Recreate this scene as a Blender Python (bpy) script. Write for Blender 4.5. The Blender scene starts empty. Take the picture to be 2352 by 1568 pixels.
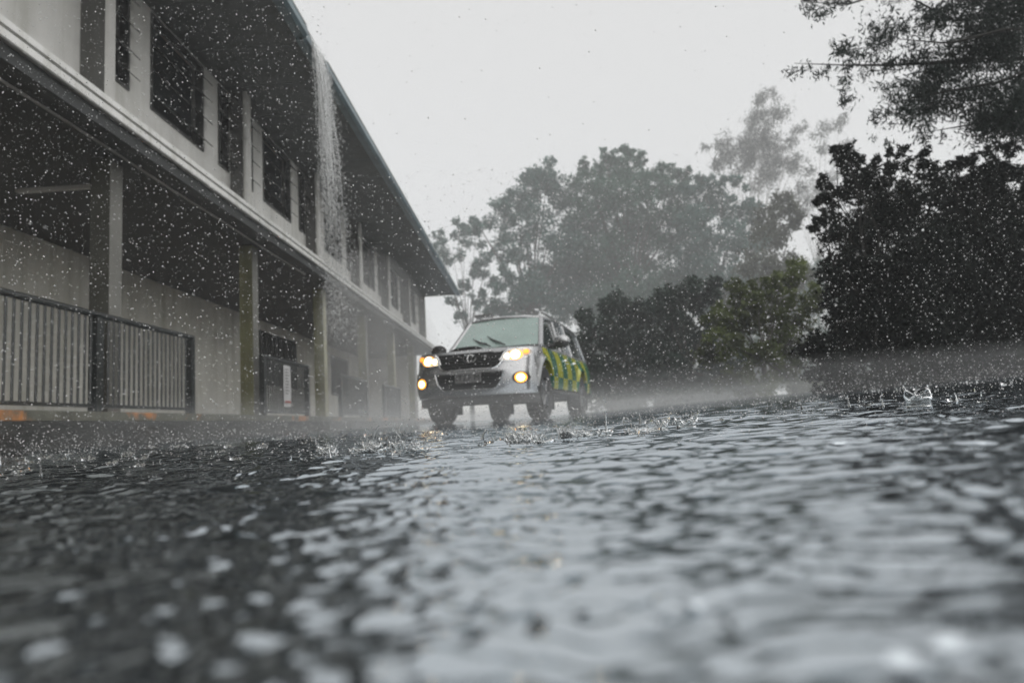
import bpy, bmesh, math, random
import numpy as np
from math import sin, cos, pi, radians, sqrt, atan2
from mathutils import Vector, Matrix

random.seed(7)
rng = np.random.default_rng(7)
scene = bpy.context.scene
COL = scene.collection

# ------------------------------------------------------------------ camera
F_PX, PW, PH = 1600.0, 2352.0, 1568.0          # focal length in pixels of a 2352 px wide frame
CAM = Vector((0, 0, .045))
CROT = (Matrix.Rotation(radians(1.38), 3, 'Z') @ Matrix.Rotation(pi/2 + radians(6.58), 3, 'X')
        @ Matrix.Rotation(radians(-3.2), 3, 'Z'))
cd = bpy.data.cameras.new('camera'); cam = bpy.data.objects.new('camera', cd); COL.objects.link(cam)
cam.matrix_world = Matrix.Translation(CAM) @ CROT.to_4x4()
cd.sensor_width = 36; cd.lens = F_PX/PW*36
cd.clip_start = .01; cd.clip_end = 1000
cd.dof.use_dof = True; cd.dof.focus_distance = 1.32; cd.dof.aperture_fstop = 5.4
scene.camera = cam

def at(px, py, Y):
    """world point seen in direction (px,py) of the photograph at distance Y along the yard"""
    d = CROT @ Vector(((px-PW/2)/F_PX, -(py-PH/2)/F_PX, -1))
    return CAM + d*((Y-CAM.y)/d.y)

def zg(x, y):
    """height of the yard: level near the camera, rising gently away and towards the right"""
    xx = np.maximum(np.asarray(x, float), 0.); yy = np.maximum(np.asarray(y, float)-1.2, 0.)
    return .6*np.tanh(.042*xx/.6)*1.0 + .5*np.tanh(.0068*yy/.5) - .02*np.exp(-(np.asarray(x, float)/.5)**2)*0

# ------------------------------------------------------------------ mesh helpers
class MB:
    def __init__(self): self.v = []; self.f = []
    def add(self, vs, fs):
        o = len(self.v); self.v += [tuple(p) for p in vs]; self.f += [tuple(i+o for i in f) for f in fs]
    def box(self, x0, x1, y0, y1, z0, z1):
        x0, x1 = min(x0, x1), max(x0, x1); y0, y1 = min(y0, y1), max(y0, y1); z0, z1 = min(z0, z1), max(z0, z1)
        self.add([(x0,y0,z0),(x1,y0,z0),(x1,y1,z0),(x0,y1,z0),(x0,y0,z1),(x1,y0,z1),(x1,y1,z1),(x0,y1,z1)],
                 [(0,3,2,1),(4,5,6,7),(0,1,5,4),(1,2,6,5),(2,3,7,6),(3,0,4,7)])
    def prism(self, poly, a0, a1, fn):
        n = len(poly)
        vs = [fn(p, a0) for p in poly] + [fn(p, a1) for p in poly]
        self.add(vs, [tuple(range(n-1, -1, -1)), tuple(range(n, 2*n))] + [(i, (i+1) % n, n+(i+1) % n, n+i) for i in range(n)])
    def tube(self, pts, rad, n=6, cap=True):
        pts = [Vector(p) for p in pts]; m = len(pts)
        if not hasattr(rad, '__len__'): rad = [rad]*m
        vs = []; up = None
        for i, p in enumerate(pts):
            t = (pts[min(i+1, m-1)] - pts[max(i-1, 0)])
            t = t.normalized() if t.length > 1e-9 else Vector((0, 0, 1))
            if up is None:
                up = Vector((0, 0, 1)) if abs(t.z) < .9 else Vector((1, 0, 0))
            a = t.cross(up)
            if a.length < 1e-6: a = t.orthogonal()
            a.normalize(); b = a.cross(t).normalized(); up = b
            for k in range(n):
                th = 2*pi*k/n
                vs.append(p + (a*cos(th) + b*sin(th))*rad[i])
        fs = [(i*n+k, i*n+(k+1) % n, (i+1)*n+(k+1) % n, (i+1)*n+k) for i in range(m-1) for k in range(n)]
        if cap: fs += [tuple(range(n-1, -1, -1)), tuple((m-1)*n+k for k in range(n))]
        self.add(vs, fs)
    def grid(self, fn, us, vs_, flip=False):
        nu, nv = len(us), len(vs_)
        vs = [fn(u, v) for u in us for v in vs_]
        fs = []
        for i in range(nu-1):
            for j in range(nv-1):
                q = (i*nv+j, (i+1)*nv+j, (i+1)*nv+j+1, i*nv+j+1)
                fs.append(q[::-1] if flip else q)
        self.add(vs, fs)
    def ball(self, c, r, n=8, m=6, sc=(1, 1, 1)):
        vs = [(c[0], c[1], c[2]+r*sc[2])]
        for j in range(1, m):
            a = pi*j/m
            for k in range(n):
                b = 2*pi*k/n
                vs.append((c[0]+r*sc[0]*sin(a)*cos(b), c[1]+r*sc[1]*sin(a)*sin(b), c[2]+r*sc[2]*cos(a)))
        vs.append((c[0], c[1], c[2]-r*sc[2])); L = len(vs)-1
        fs = [(0, 1+k, 1+(k+1) % n) for k in range(n)]
        for j in range(m-2):
            for k in range(n):
                fs.append((1+j*n+k, 1+(j+1)*n+k, 1+(j+1)*n+(k+1) % n, 1+j*n+(k+1) % n))
        fs += [(L, 1+(m-2)*n+(k+1) % n, 1+(m-2)*n+k) for k in range(n)]
        self.add(vs, fs)
    def build(self, name, mat, parent=None, smooth=None, solid=False):
        me = bpy.data.meshes.new(name); me.from_pydata(self.v, [], self.f); me.update()
        if solid:
            b_ = bmesh.new(); b_.from_mesh(me); bmesh.ops.recalc_face_normals(b_, faces=b_.faces); b_.to_mesh(me); b_.free()
        return link(name, me, mat, parent, smooth)

def link(name, me, mat, parent=None, smooth=None):
    if mat is not None: me.materials.append(mat)
    if smooth:
        me.polygons.foreach_set('use_smooth', [True]*len(me.polygons))
        me.set_sharp_from_angle(angle=radians(smooth))
    o = bpy.data.objects.new(name, me); COL.objects.link(o)
    if parent is not None: o.parent = parent
    return o

def np_mesh(name, V, Fq, smooth=False):
    """fast mesh from numpy arrays: V (n,3), Fq (m,k)"""
    me = bpy.data.meshes.new(name)
    k = Fq.shape[1]
    me.vertices.add(len(V)); me.vertices.foreach_set('co', V.astype(np.float32).ravel())
    me.loops.add(Fq.size); me.loops.foreach_set('vertex_index', Fq.astype(np.int32).ravel())
    me.polygons.add(len(Fq)); me.polygons.foreach_set('loop_start', np.arange(0, Fq.size, k, dtype=np.int32))
    if smooth: me.polygons.foreach_set('use_smooth', np.ones(len(Fq), bool))
    me.update(calc_edges=True); me.validate()
    return me

def tag(o, label, cat, group=None, kind=None):
    o['label'] = label; o['category'] = cat
    if group: o['group'] = group
    if kind: o['kind'] = kind
    return o

def empty(name, loc, label, cat, group=None, rz=0):
    o = bpy.data.objects.new(name, None); COL.objects.link(o)
    o.location = loc; o.rotation_euler = (0, 0, rz); o.empty_display_size = .1
    return tag(o, label, cat, group)

# ------------------------------------------------------------------ materials
def mat(name, col, rough=.6, var=.15, scale=6., metal=0., bump=0., bscale=40., spec=.5, **kw):
    m = bpy.data.materials.new(name); m.use_nodes = True
    nt = m.node_tree; b = nt.nodes['Principled BSDF']
    b.inputs['Roughness'].default_value = rough; b.inputs['Metallic'].default_value = metal
    b.inputs['Specular IOR Level'].default_value = spec
    for k, v in kw.items():
        b.inputs[k].default_value = v
    tc = nt.nodes.new('ShaderNodeTexCoord')
    n = nt.nodes.new('ShaderNodeTexNoise'); n.inputs['Scale'].default_value = scale; n.inputs['Detail'].default_value = 5
    nt.links.new(tc.outputs['Object'], n.inputs['Vector'])
    r = nt.nodes.new('ShaderNodeMix'); r.data_type = 'RGBA'
    r.inputs[6].default_value = (*[c*(1-var) for c in col], 1); r.inputs[7].default_value = (*[min(1, c*(1+var)) for c in col], 1)
    mr = nt.nodes.new('ShaderNodeMapRange'); mr.inputs[1].default_value = .3; mr.inputs[2].default_value = .7
    nt.links.new(n.outputs['Fac'], mr.inputs[0]); nt.links.new(mr.outputs[0], r.inputs[0])
    nt.links.new(r.outputs[2], b.inputs['Base Color'])
    if bump:
        n2 = nt.nodes.new('ShaderNodeTexNoise'); n2.inputs['Scale'].default_value = bscale; n2.inputs['Detail'].default_value = 4
        nt.links.new(tc.outputs['Object'], n2.inputs['Vector'])
        bp = nt.nodes.new('ShaderNodeBump'); bp.inputs['Strength'].default_value = bump; bp.inputs['Distance'].default_value = .02
        nt.links.new(n2.outputs['Fac'], bp.inputs['Height']); nt.links.new(bp.outputs[0], b.inputs['Normal'])
    return m

def emit(name, col, s):
    m = bpy.data.materials.new(name); m.use_nodes = True
    b = m.node_tree.nodes['Principled BSDF']
    b.inputs['Base Color'].default_value = (*col, 1); b.inputs['Roughness'].default_value = .2
    b.inputs['Emission Color'].default_value = (*col, 1); b.inputs['Emission Strength'].default_value = s
    return m

M = {}
M['wall'] = mat('painted_render', (.66, .655, .63), .55, .10, 1.7, bump=.05)
M['low_wall'] = mat('lower_render', (.72, .715, .66), .6, .12, 1.2, bump=.05)
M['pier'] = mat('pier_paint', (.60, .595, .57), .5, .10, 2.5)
M['olive'] = mat('olive_paint', (.36, .35, .24), .5, .25, 3.)
M['trim'] = mat('white_flashing', (.78, .78, .76), .3, .08, 1.5)
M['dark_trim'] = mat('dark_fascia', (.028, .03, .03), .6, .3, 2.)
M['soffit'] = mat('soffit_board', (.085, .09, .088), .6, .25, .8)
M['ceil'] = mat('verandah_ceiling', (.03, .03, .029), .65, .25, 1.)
M['teal'] = mat('teal_gutter', (.10, .15, .17), .35, .3, 2.)
M['dark_in'] = mat('dark_interior', (.012, .012, .012), .8, .2)
M['louvre'] = mat('louvre_glass', (.022, .024, .024), .18, .3, 3.)
M['frame'] = mat('window_frame', (.05, .05, .048), .4, .2)
M['railm'] = mat('rail_paint', (.014, .017, .017), .3, .3, 4.)
M['pier_shade'] = mat('pier_side_shade', (.095, .095, .09), .5, .12, 2.)  # shade on the camera-facing pier sides, put into the colour
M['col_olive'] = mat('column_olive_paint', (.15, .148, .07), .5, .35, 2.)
M['col_face'] = mat('column_lit_face', (.16, .158, .142), .5, .15, 2.5)  # lighter than the column's dark sides: lit front put into the colour
M['col_side'] = mat('column_dark_side', (.055, .055, .045), .5, .3, 2.)
M['pipe'] = mat('pipe_paint', (.42, .42, .40), .35, .15)
M['paper'] = mat('notice_paper', (.62, .62, .62), .5, .06)
M['red'] = mat('red_ink', (.35, .06, .04), .5, .1)
M['lampw'] = mat('lamp_cover', (.5, .5, .48), .4, .05)
M['roof'] = mat('roof_sheet', (.25, .26, .26), .4, .15)

def weather(m, depth=.28):
    """rain streaks and damp patches running down a painted wall"""
    nt = m.node_tree; b = nt.nodes['Principled BSDF']; src = b.inputs['Base Color'].links[0].from_socket
    tc = [n for n in nt.nodes if n.type == 'TEX_COORD'][0]
    mp = nt.nodes.new('ShaderNodeMapping'); mp.inputs['Scale'].default_value = (5, 5, .35); nt.links.new(tc.outputs['Object'], mp.inputs['Vector'])
    n = nt.nodes.new('ShaderNodeTexNoise'); n.inputs['Scale'].default_value = 1.; n.inputs['Detail'].default_value = 6; n.inputs['Roughness'].default_value = .62
    nt.links.new(mp.outputs[0], n.inputs['Vector'])
    mr = nt.nodes.new('ShaderNodeMapRange'); mr.inputs[1].default_value = .46; mr.inputs[2].default_value = .72; mr.inputs[3].default_value = 0; mr.inputs[4].default_value = 1
    nt.links.new(n.outputs['Fac'], mr.inputs[0])
    mx = nt.nodes.new('ShaderNodeMix'); mx.data_type = 'RGBA'; mx.blend_type = 'MULTIPLY'
    mx.inputs[7].default_value = (1-depth, 1-depth, 1-depth*1.15, 1)
    nt.links.new(mr.outputs[0], mx.inputs[0]); nt.links.new(src, mx.inputs[6]); nt.links.new(mx.outputs[2], b.inputs['Base Color'])
for k_, d_ in (('wall', .22), ('low_wall', .3), ('pier', .25), ('trim', .3), ('pier_shade', .3), ('soffit', .4), ('col_olive', .4)): weather(M[k_], d_)

def stained():
    m = mat('mossy_concrete', (.10, .10, .075), .45, .4, 3.)
    nt = m.node_tree; b = nt.nodes['Principled BSDF']
    src = b.inputs['Base Color'].links[0].from_socket
    tc = [n for n in nt.nodes if n.type == 'TEX_COORD'][0]
    n = nt.nodes.new('ShaderNodeTexNoise'); n.inputs['Scale'].default_value = 1.1; n.inputs['Detail'].default_value = 6
    n.inputs['Roughness'].default_value = .65
    nt.links.new(tc.outputs['Object'], n.inputs['Vector'])
    mr = nt.nodes.new('ShaderNodeMapRange'); mr.inputs[1].default_value = .52; mr.inputs[2].default_value = .60
    nt.links.new(n.outputs['Fac'], mr.inputs[0])
    mx = nt.nodes.new('ShaderNodeMix'); mx.data_type = 'RGBA'; mx.inputs[7].default_value = (.48, .19, .05, 1)
    nt.links.new(mr.outputs[0], mx.inputs[0]); nt.links.new(src, mx.inputs[6]); nt.links.new(mx.outputs[2], b.inputs['Base Color'])
    return m
M['moss'] = stained()
M['bank'] = mat('wet_bank', (.022, .023, .021), .55, .5, 9., bump=.8, bscale=14.)

def leafmat(name, col, var=.5, scale=1.2, trans=.25, spec=.25):
    m = mat(name, col, .45, var, scale, spec=spec)
    nt = m.node_tree; b = nt.nodes['Principled BSDF']; out = nt.nodes['Material Output']
    tr = nt.nodes.new('ShaderNodeBsdfTranslucent'); mix = nt.nodes.new('ShaderNodeMixShader'); mix.inputs[0].default_value = trans
    nt.links.new(b.inputs['Base Color'].links[0].from_socket, tr.inputs['Color'])
    nt.links.new(b.outputs[0], mix.inputs[1]); nt.links.new(tr.outputs[0], mix.inputs[2]); nt.links.new(mix.outputs[0], out.inputs['Surface'])
    return m
M['bark'] = mat('bark', (.06, .055, .048), .8, .3, 8.)
M['bark_dark'] = mat('dark_wet_bark', (.016, .015, .013), .6, .3, 8., spec=.2)
M['bark_pale'] = mat('pale_bark', (.16, .15, .14), .7, .3, 8.)
M['leaf_a'] = leafmat('leaf_bluegreen', (.056, .118, .098))
M['leaf_b'] = leafmat('leaf_green', (.050, .110, .078))
M['leaf_c'] = leafmat('leaf_olive', (.055, .062, .038))
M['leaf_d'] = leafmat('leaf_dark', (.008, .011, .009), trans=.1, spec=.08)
M['leaf_h'] = leafmat('leaf_undergrowth', (.020, .034, .026), trans=.15, spec=.15)
M['leaf_e'] = leafmat('leaf_eucalypt', (.06, .068, .06))
M['leaf_f'] = leafmat('leaf_needle', (.018, .027, .023), trans=.15, spec=.12)
M['leaf_g'] = leafmat('leaf_shrub', (.07, .09, .022), var=.8, scale=.9)

def water_mat(name, trans=.6, col=(.93, .95, .95)):
    m = bpy.data.materials.new(name); m.use_nodes = True
    b = m.node_tree.nodes['Principled BSDF']
    b.inputs['Base Color'].default_value = (*col, 1); b.inputs['Roughness'].default_value = .03
    b.inputs['IOR'].default_value = 1.33; b.inputs['Transmission Weight'].default_value = trans
    return m
M['drop'] = water_mat('rain_water', .4, (1, 1, 1))
M['splash'] = water_mat('splash_water', .97)
M['stream'] = water_mat('aerated_water', .45)

# ------------------------------------------------------------------ sky, sun, air
w = bpy.data.worlds.new('World'); scene.world = w; w.use_nodes = True
nt = w.node_tree; bg = nt.nodes['Background']
SUN_EL, SUN_ROT = radians(42), radians(130)
sk = nt.nodes.new('ShaderNodeTexSky'); sk.sky_type = 'NISHITA'; sk.sun_disc = False
sk.sun_elevation = SUN_EL; sk.sun_rotation = SUN_ROT
hs = nt.nodes.new('ShaderNodeHueSaturation'); hs.inputs['Saturation'].default_value = .7
nt.links.new(sk.outputs[0], hs.inputs['Color'])
mx = nt.nodes.new('ShaderNodeMix'); mx.data_type = 'RGBA'; mx.inputs[0].default_value = .78
mx.inputs[7].default_value = (7.4, 7.3, 7.1, 1)                       # closed cloud cover
nt.links.new(hs.outputs[0], mx.inputs[6]); nt.links.new(mx.outputs[2], bg.inputs['Color'])
bg.inputs['Strength'].default_value = .1
sl = bpy.data.lights.new('sun', 'SUN'); sl.energy = 1.5; sl.angle = radians(105); sl.color = (1, .98, .95)
so = bpy.data.objects.new('sun', sl); COL.objects.link(so)
sd = Vector((sin(SUN_ROT)*cos(SUN_EL), cos(SUN_ROT)*cos(SUN_EL), sin(SUN_EL)))
so.rotation_euler = sd.to_track_quat('Z', 'Y').to_euler(); so.location = sd*40

def volume(name, density, col=(.97, .975, .975)):
    m = bpy.data.materials.new(name); m.use_nodes = True; nt = m.node_tree
    nt.nodes.remove(nt.nodes['Principled BSDF'])
    v = nt.nodes.new('ShaderNodeVolumePrincipled'); v.inputs['Density'].default_value = density
    v.inputs['Color'].default_value = (*col, 1); v.inputs['Anisotropy'].default_value = .0
    nt.links.new(v.outputs[0], nt.nodes['Material Output'].inputs['Volume'])
    return m
HAZE, MIST, SPRAY = .0033, .037, .050
mb = MB(); mb.box(-106, 106, -14, 146, -1.5, 52)
tag(mb.build('haze', volume('haze_air', HAZE)), 'pale rain haze filling the whole yard', 'haze', kind='stuff')
mb = MB()
mb.prism([(-3.8, -1), (40, -1), (40, .80), (16, .70), (9, .52), (4, .41), (0, .34), (-3.8, .34)], 4.6, 60, lambda p, a: (p[0], a, p[1] + (.0062*(a-2.2) if p[1] > 0 else 0)))
tag(mb.build('mist', volume('mist_air', MIST), solid=True), 'low white mist of splashing rain over the wet yard', 'mist', kind='stuff')

# ------------------------------------------------------------------ wet ground
th_f = np.radians(np.arange(-50, 50.01, .13)); th_c = np.radians(np.arange(54, 307, 4))       # fine where the yard is seen, coarse behind
TH = np.concatenate([th_f, th_c]); dth = np.gradient(TH)
RR = [.001, .012, .024, .036, .048]
while RR[-1] < 140: RR.append(RR[-1]*1.0040 if RR[-1] < 4 else RR[-1]*1.02)
RR = np.array(RR); dr = np.gradient(RR)
X = RR[None, :]*np.sin(TH)[:, None]; Y = RR[None, :]*np.cos(TH)[:, None]
Y = np.clip(Y, -12.5, 144); X = np.clip(X, -104, 104)
S = np.maximum(np.abs(dth)[:, None]*RR[None, :], dr[None, :])
Z = zg(X, Y)
near = RR < 12
gain = 1+1.0*np.clip((RR[near]-.22)/.6, 0, 1); longw = np.clip((RR[near]-.25)/.5, 0, 1)
for i in range(155):
    lam = .0052*(8**(rng.random()**1.2)) if i < 110 else .035*(4**rng.random()); th = rng.normal(pi/2, .38); k = 2*pi/lam
    amp = lam*.0042
    Xn, Yn = X[:, near], Y[:, near]; att = np.clip((lam/S[:, near]-2.2)/2.5, 0, 1)
    Z[:, near] += (gain if i < 110 else longw*1.5)*att*amp*np.sin(k*(Xn*cos(th)+Yn*sin(th)) + rng.random()*6.28 + 1.1*np.sin(Xn*11+i)+1.1*np.sin(Yn*9+2*i))*(.55+.45*np.sin(Xn*5+i*1.7)*np.cos(Yn*4+i))
for i in range(170):                                                     # rings where drops have landed
    d = .12 + 2.6*rng.random()**1.3; a = rng.uniform(-.75, .75)
    cx, cy = d*sin(a), d*cos(a); r0 = rng.uniform(.008, .05); lam = rng.uniform(.010, .02); wd = lam*1.4; q = r0+4*wd
    ir = np.where(abs(RR-d) < q)[0]; it = np.where(abs((TH-a+pi) % (2*pi)-pi) < q/d)[0]
    if len(ir) < 4 or len(it) < 4: continue
    sl_ = np.ix_(it, ir)
    R_ = np.hypot(X[sl_]-cx, Y[sl_]-cy); att = np.clip((lam/S[sl_]-2)/2, 0, 1)
    Z[sl_] += att*.00045*np.cos(2*pi*(R_-r0)/lam)*np.exp(-((R_-r0)/wd)**2)
Z[:, 0] = Z[:, 1].mean()
V = np.stack([X, Y, Z], -1).reshape(-1, 3)
nt_, nr_ = len(TH), len(RR)
I0 = (np.arange(nt_)[:, None]*nr_ + np.arange(nr_-1)[None, :]).ravel(); I1 = ((np.arange(nt_)+1) % nt_)[:, None]*nr_ + np.arange(nr_-1)[None, :]; I1 = I1.ravel()
Fq = np.stack([I0, I0+1, I1+1, I1], -1)
def ground_mat():
    m = bpy.data.materials.new('wet_asphalt'); m.use_nodes = True; nt = m.node_tree; L = nt.links
    b = nt.nodes['Principled BSDF']
    tc = nt.nodes.new('ShaderNodeTexCoord')
    def noise(scale, det=3, vec=None):
        n = nt.nodes.new('ShaderNodeTexNoise'); n.inputs['Scale'].default_value = scale; n.inputs['Detail'].default_value = det
        L.new(vec or tc.outputs['Object'], n.inputs['Vector']); return n.outputs['Fac']
    big = noise(1.3, 4)
    cr = nt.nodes.new('ShaderNodeMix'); cr.data_type = 'RGBA'
    cr.inputs[6].default_value = (.007, .0075, .008, 1); cr.inputs[7].default_value = (.018, .019, .02, 1)
    L.new(big, cr.inputs[0]); L.new(cr.outputs[2], b.inputs['Base Color'])
    mr = nt.nodes.new('ShaderNodeMapRange'); mr.inputs[1].default_value = .35; mr.inputs[2].default_value = .7
    mr.inputs[3].default_value = .035; mr.inputs[4].default_value = .13
    L.new(big, mr.inputs[0]); L.new(mr.outputs[0], b.inputs['Roughness'])
    b.inputs['IOR'].default_value = 9.5; b.inputs['Specular Tint'].default_value = (.87, .945, 1, 1)
    mp = nt.nodes.new('ShaderNodeMapping'); mp.inputs['Scale'].default_value = (.62, 1, 1); mp.inputs['Rotation'].default_value = (0, 0, .25)
    L.new(tc.outputs['Object'], mp.inputs['Vector'])
    n1 = noise(42, 2, mp.outputs[0]); n2 = noise(115, 2, mp.outputs[0])
    b1 = nt.nodes.new('ShaderNodeBump'); b1.inputs['Strength'].default_value = 1; b1.inputs['Distance'].default_value = .0011
    b2 = nt.nodes.new('ShaderNodeBump'); b2.inputs['Strength'].default_value = 1; b2.inputs['Distance'].default_value = .0004
    L.new(n1, b1.inputs['Height']); L.new(n2, b2.inputs['Height']); L.new(b1.outputs[0], b2.inputs['Normal'])
    L.new(b2.outputs[0], b.inputs['Normal'])
    return m
g = link('ground', np_mesh('ground', V, Fq, True), ground_mat())
g['kind'] = 'structure'; g['label'] = 'flooded dark asphalt yard rippled by heavy rain'; g['category'] = 'ground'

# dark wet bank between yard and building
mb = MB()
ys = np.linspace(-2, 40, 211)
def bankf(y, t):
    x = -4.36 + t*.60; z0 = float(zg(-3.8, y))
    n = .03*sin(y*3.1+t*5)+.022*sin(y*7.7+1+t*3)+.012*sin(y*17.3+t*11)
    return (x + .5*n*(t > 0), y, .285 + (z0-.03-.285)*t**.8 + n*(0 < t < 1))
mb.grid(lambda y, t: bankf(y, t), ys, [0, .15, .3, .45, .6, .75, .9, 1.0])
bk = mb.build('bank', M['bank'], smooth=60); bk['kind'] = 'structure'; bk['label'] = 'dark wet bank under the verandah edge'; bk['category'] = 'bank'

# ------------------------------------------------------------------ building
YE, Y0 = 32.0, -3.0
BAY, P1 = 4.07, 7.57
XW, XP, XG, XE = -5.05, -4.75, -4.2, -3.2
ZE, ZSILL, ZHEAD = 6.10, 4.62, 6.06
bld = empty('building', (-5, 8, .38), 'long two storey white building with wide eaves and louvred windows', 'building')
bld_off = Vector((-5, 8, .38))
def bp(mb, name, m, parent=None, smooth=None):
    """build a part in world coordinates under the building (or one of its parts)"""
    mb.v = [(p[0]-bld_off.x, p[1]-bld_off.y, p[2]-bld_off.z) for p in mb.v]
    return mb.build(name, m, parent or bld, smooth)
wins = []                                              # (y0, y1) openings in the upper wall
for k in range(-3, 6):
    p = P1 + k*BAY
    for a, b_ in ((.46, .98), (1.5, 3.06), (3.6, 4.0)):
        if p+b_ > Y0 and p+b_ < YE-.2 and p+a > 7.6: wins.append((p+a, p+b_))
wins.sort()
mb = MB()
mb.box(XW, XW-.18, Y0, YE, 3.56, ZSILL)
mb.box(XW, XW-.18, Y0, YE, ZHEAD, ZE+.02)
e = Y0
for a, b_ in wins: mb.box(XW, XW-.18, e, a, ZSILL, ZHEAD); e = b_
mb.box(XW, XW-.18, e, YE, ZSILL, ZHEAD)
mb.box(XW-.18, -13, YE-.18, YE, .38, 6.1)
mb.box(XW-.18, -13, Y0, Y0+.18, .38, 6.1)
bp(mb, 'upper_wall', M['wall'])
mb = MB(); mb.box(-6.3, -6.35, Y0+.2, YE-.2, 3.5, 6.1); bp(mb, 'dark_backing', M['dark_in'])  # near-black sheet, darkness of the unlit rooms put into its colour
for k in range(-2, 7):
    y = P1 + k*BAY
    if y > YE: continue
    mb = MB(); mb.box(XP-.004, XW, y, y+.2, 3.56, ZE); pr = bp(mb, 'pier', M['pier_shade'])  # pier body carries the painted shade, only its face the plain paint
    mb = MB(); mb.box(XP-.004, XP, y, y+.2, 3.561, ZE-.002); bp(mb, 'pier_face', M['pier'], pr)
for k in (1, 2, 3, 4):                                  # rain pipes on the camera side of the piers
    y = P1 + k*BAY - .06
    mb = MB(); mb.tube([(XP+.0, y, 3.6), (XP+.0, y, 6.08)], .042, 8)
    for z in (4.2, 5.2): mb.tube([(XP, y, z), (XP, y, z+.05)], .055, 8)
    bp(mb, 'rain_pipe', M['pipe'], smooth=40)
for a, b_ in wins:
    mb = MB()
    mb.box(XW+.02, XW-.1, a+.001, a+.045, ZSILL+.001, ZHEAD-.001); mb.box(XW+.02, XW-.1, b_-.045, b_-.001, ZSILL+.001, ZHEAD-.001)
    mb.box(XW+.02, XW-.1, a+.045, b_-.045, ZSILL+.001, ZSILL+.045); mb.box(XW+.02, XW-.1, a+.045, b_-.045, ZHEAD-.045, ZHEAD-.001)
    win = bp(mb, 'window', M['frame'])
    mb = MB()
    for j in range(4):
        z = ZSILL + .06 + j*.345
        up_, lo_ = (XW-.13, z+.34), (XW+.16, z+.02+.05*((j*7+int(a*10)) % 3)/2)
        n = .006
        mb.prism([(up_[0]-n, up_[1]), (up_[0]+n, up_[1]+n), (lo_[0]+n, lo_[1]), (lo_[0]-n, lo_[1]-n)], a+.03, b_-.005+.01,
                 lambda q, yy: (q[0], yy, q[1]))
    bp(mb, 'louvre_panel', M['louvre'], win)
# eaves: soffit in boards, roof sheet, gutter
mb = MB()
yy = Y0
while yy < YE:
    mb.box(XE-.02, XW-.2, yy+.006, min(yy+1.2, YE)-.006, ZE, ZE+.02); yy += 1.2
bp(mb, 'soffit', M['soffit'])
mb = MB()
mb.prism([(XE+.06, ZE+.16), (-9.2, ZE+1.7), (-13.2, ZE+.5), (-13.2, ZE+.46), (-9.2, ZE+1.64), (XE+.06, ZE+.12)], Y0-.3, YE+.25, lambda q, y: (q[0], y, q[1]))
bp(mb, 'roof', M['roof'])
mb = MB(); mb.box(XW-.2, -13, Y0+.2, YE-.2, ZE+.03, ZE+.05); mb.box(XE-.06, XE-.10, Y0, YE, ZE-.03, ZE+.13); bp(mb, 'fascia_board', M['teal'])
mb = MB()
prof = [(XE+.10, ZE+.11), (XE+.10, ZE-.02), (XE+.05, ZE-.06), (XE-.055, ZE-.06), (XE-.055, ZE+.11), (XE-.045, ZE+.11), (XE-.045, ZE-.045), (XE+.045, ZE-.045), (XE+.088, ZE-.01), (XE+.088, ZE+.11)]
for y0, y1 in ((Y0-.2, 9.95), (10.95, YE+.2)):
    mb.prism(prof, y0, y1, lambda q, y: (q[0], y, q[1]))
mb.prism([(q[0]-.02, q[1]-.05) for q in prof], 9.95, 10.95, lambda q, y: (q[0]+.0, y, q[1]))
bp(mb, 'roof_gutter', M['teal'])
mb = MB(); mb.box(XE+.108, XE+.078, Y0-.2, 9.9, ZE+.111, ZE+.13); mb.box(XE+.108, XE+.078, 10.98, YE+.2, ZE+.111, ZE+.13); bp(mb, 'gutter_lip', M['trim'])
mb = MB(); mb.prism([(XE, ZE-.02), (XE, ZE+.14), (XW, ZE+.6), (XW, ZE-.02)], YE+.01, YE+.05, lambda q, y: (q[0], y, q[1])); bp(mb, 'end_board', M['olive'])
# verandah roof edge
mb = MB(); mb.box(XG, XG-.12, Y0, YE, 3.562, 3.625)
mb.box(XG-.12, XW, Y0, YE, 3.57, 3.60); bp(mb, 'verandah_flashing', M['trim'])
mb = MB()
y = Y0
while y < YE:
    mb.prism([(XG+.005, 3.522), (XG+.005, 3.450), (XG-.01, 3.440), (XG-.055, 3.440), (XG-.055, 3.522)], y+.004, min(y+2.4, YE)-.004, lambda q, yy: (q[0], yy, q[1])); y += 2.4
bp(mb, 'verandah_gutter', M['trim'])
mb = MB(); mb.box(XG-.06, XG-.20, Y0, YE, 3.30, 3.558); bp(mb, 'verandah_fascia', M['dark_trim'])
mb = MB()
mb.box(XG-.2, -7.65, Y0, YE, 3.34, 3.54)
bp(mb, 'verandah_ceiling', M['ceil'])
mb = MB(); mb.tube([(XG-.33, y_, 3.30+.004*sin(y_*2)) for y_ in np.linspace(Y0, 14, 40)], .014, 6); bp(mb, 'ceiling_conduit', M['pipe'], smooth=40)
q = at(115, 352, 8.3)
mb = MB(); mb.box(-6.3, -5.15, 8.25, 8.33, 3.24, 3.279); bp(mb, 'ceiling_lamp', M['lampw'])
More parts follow.
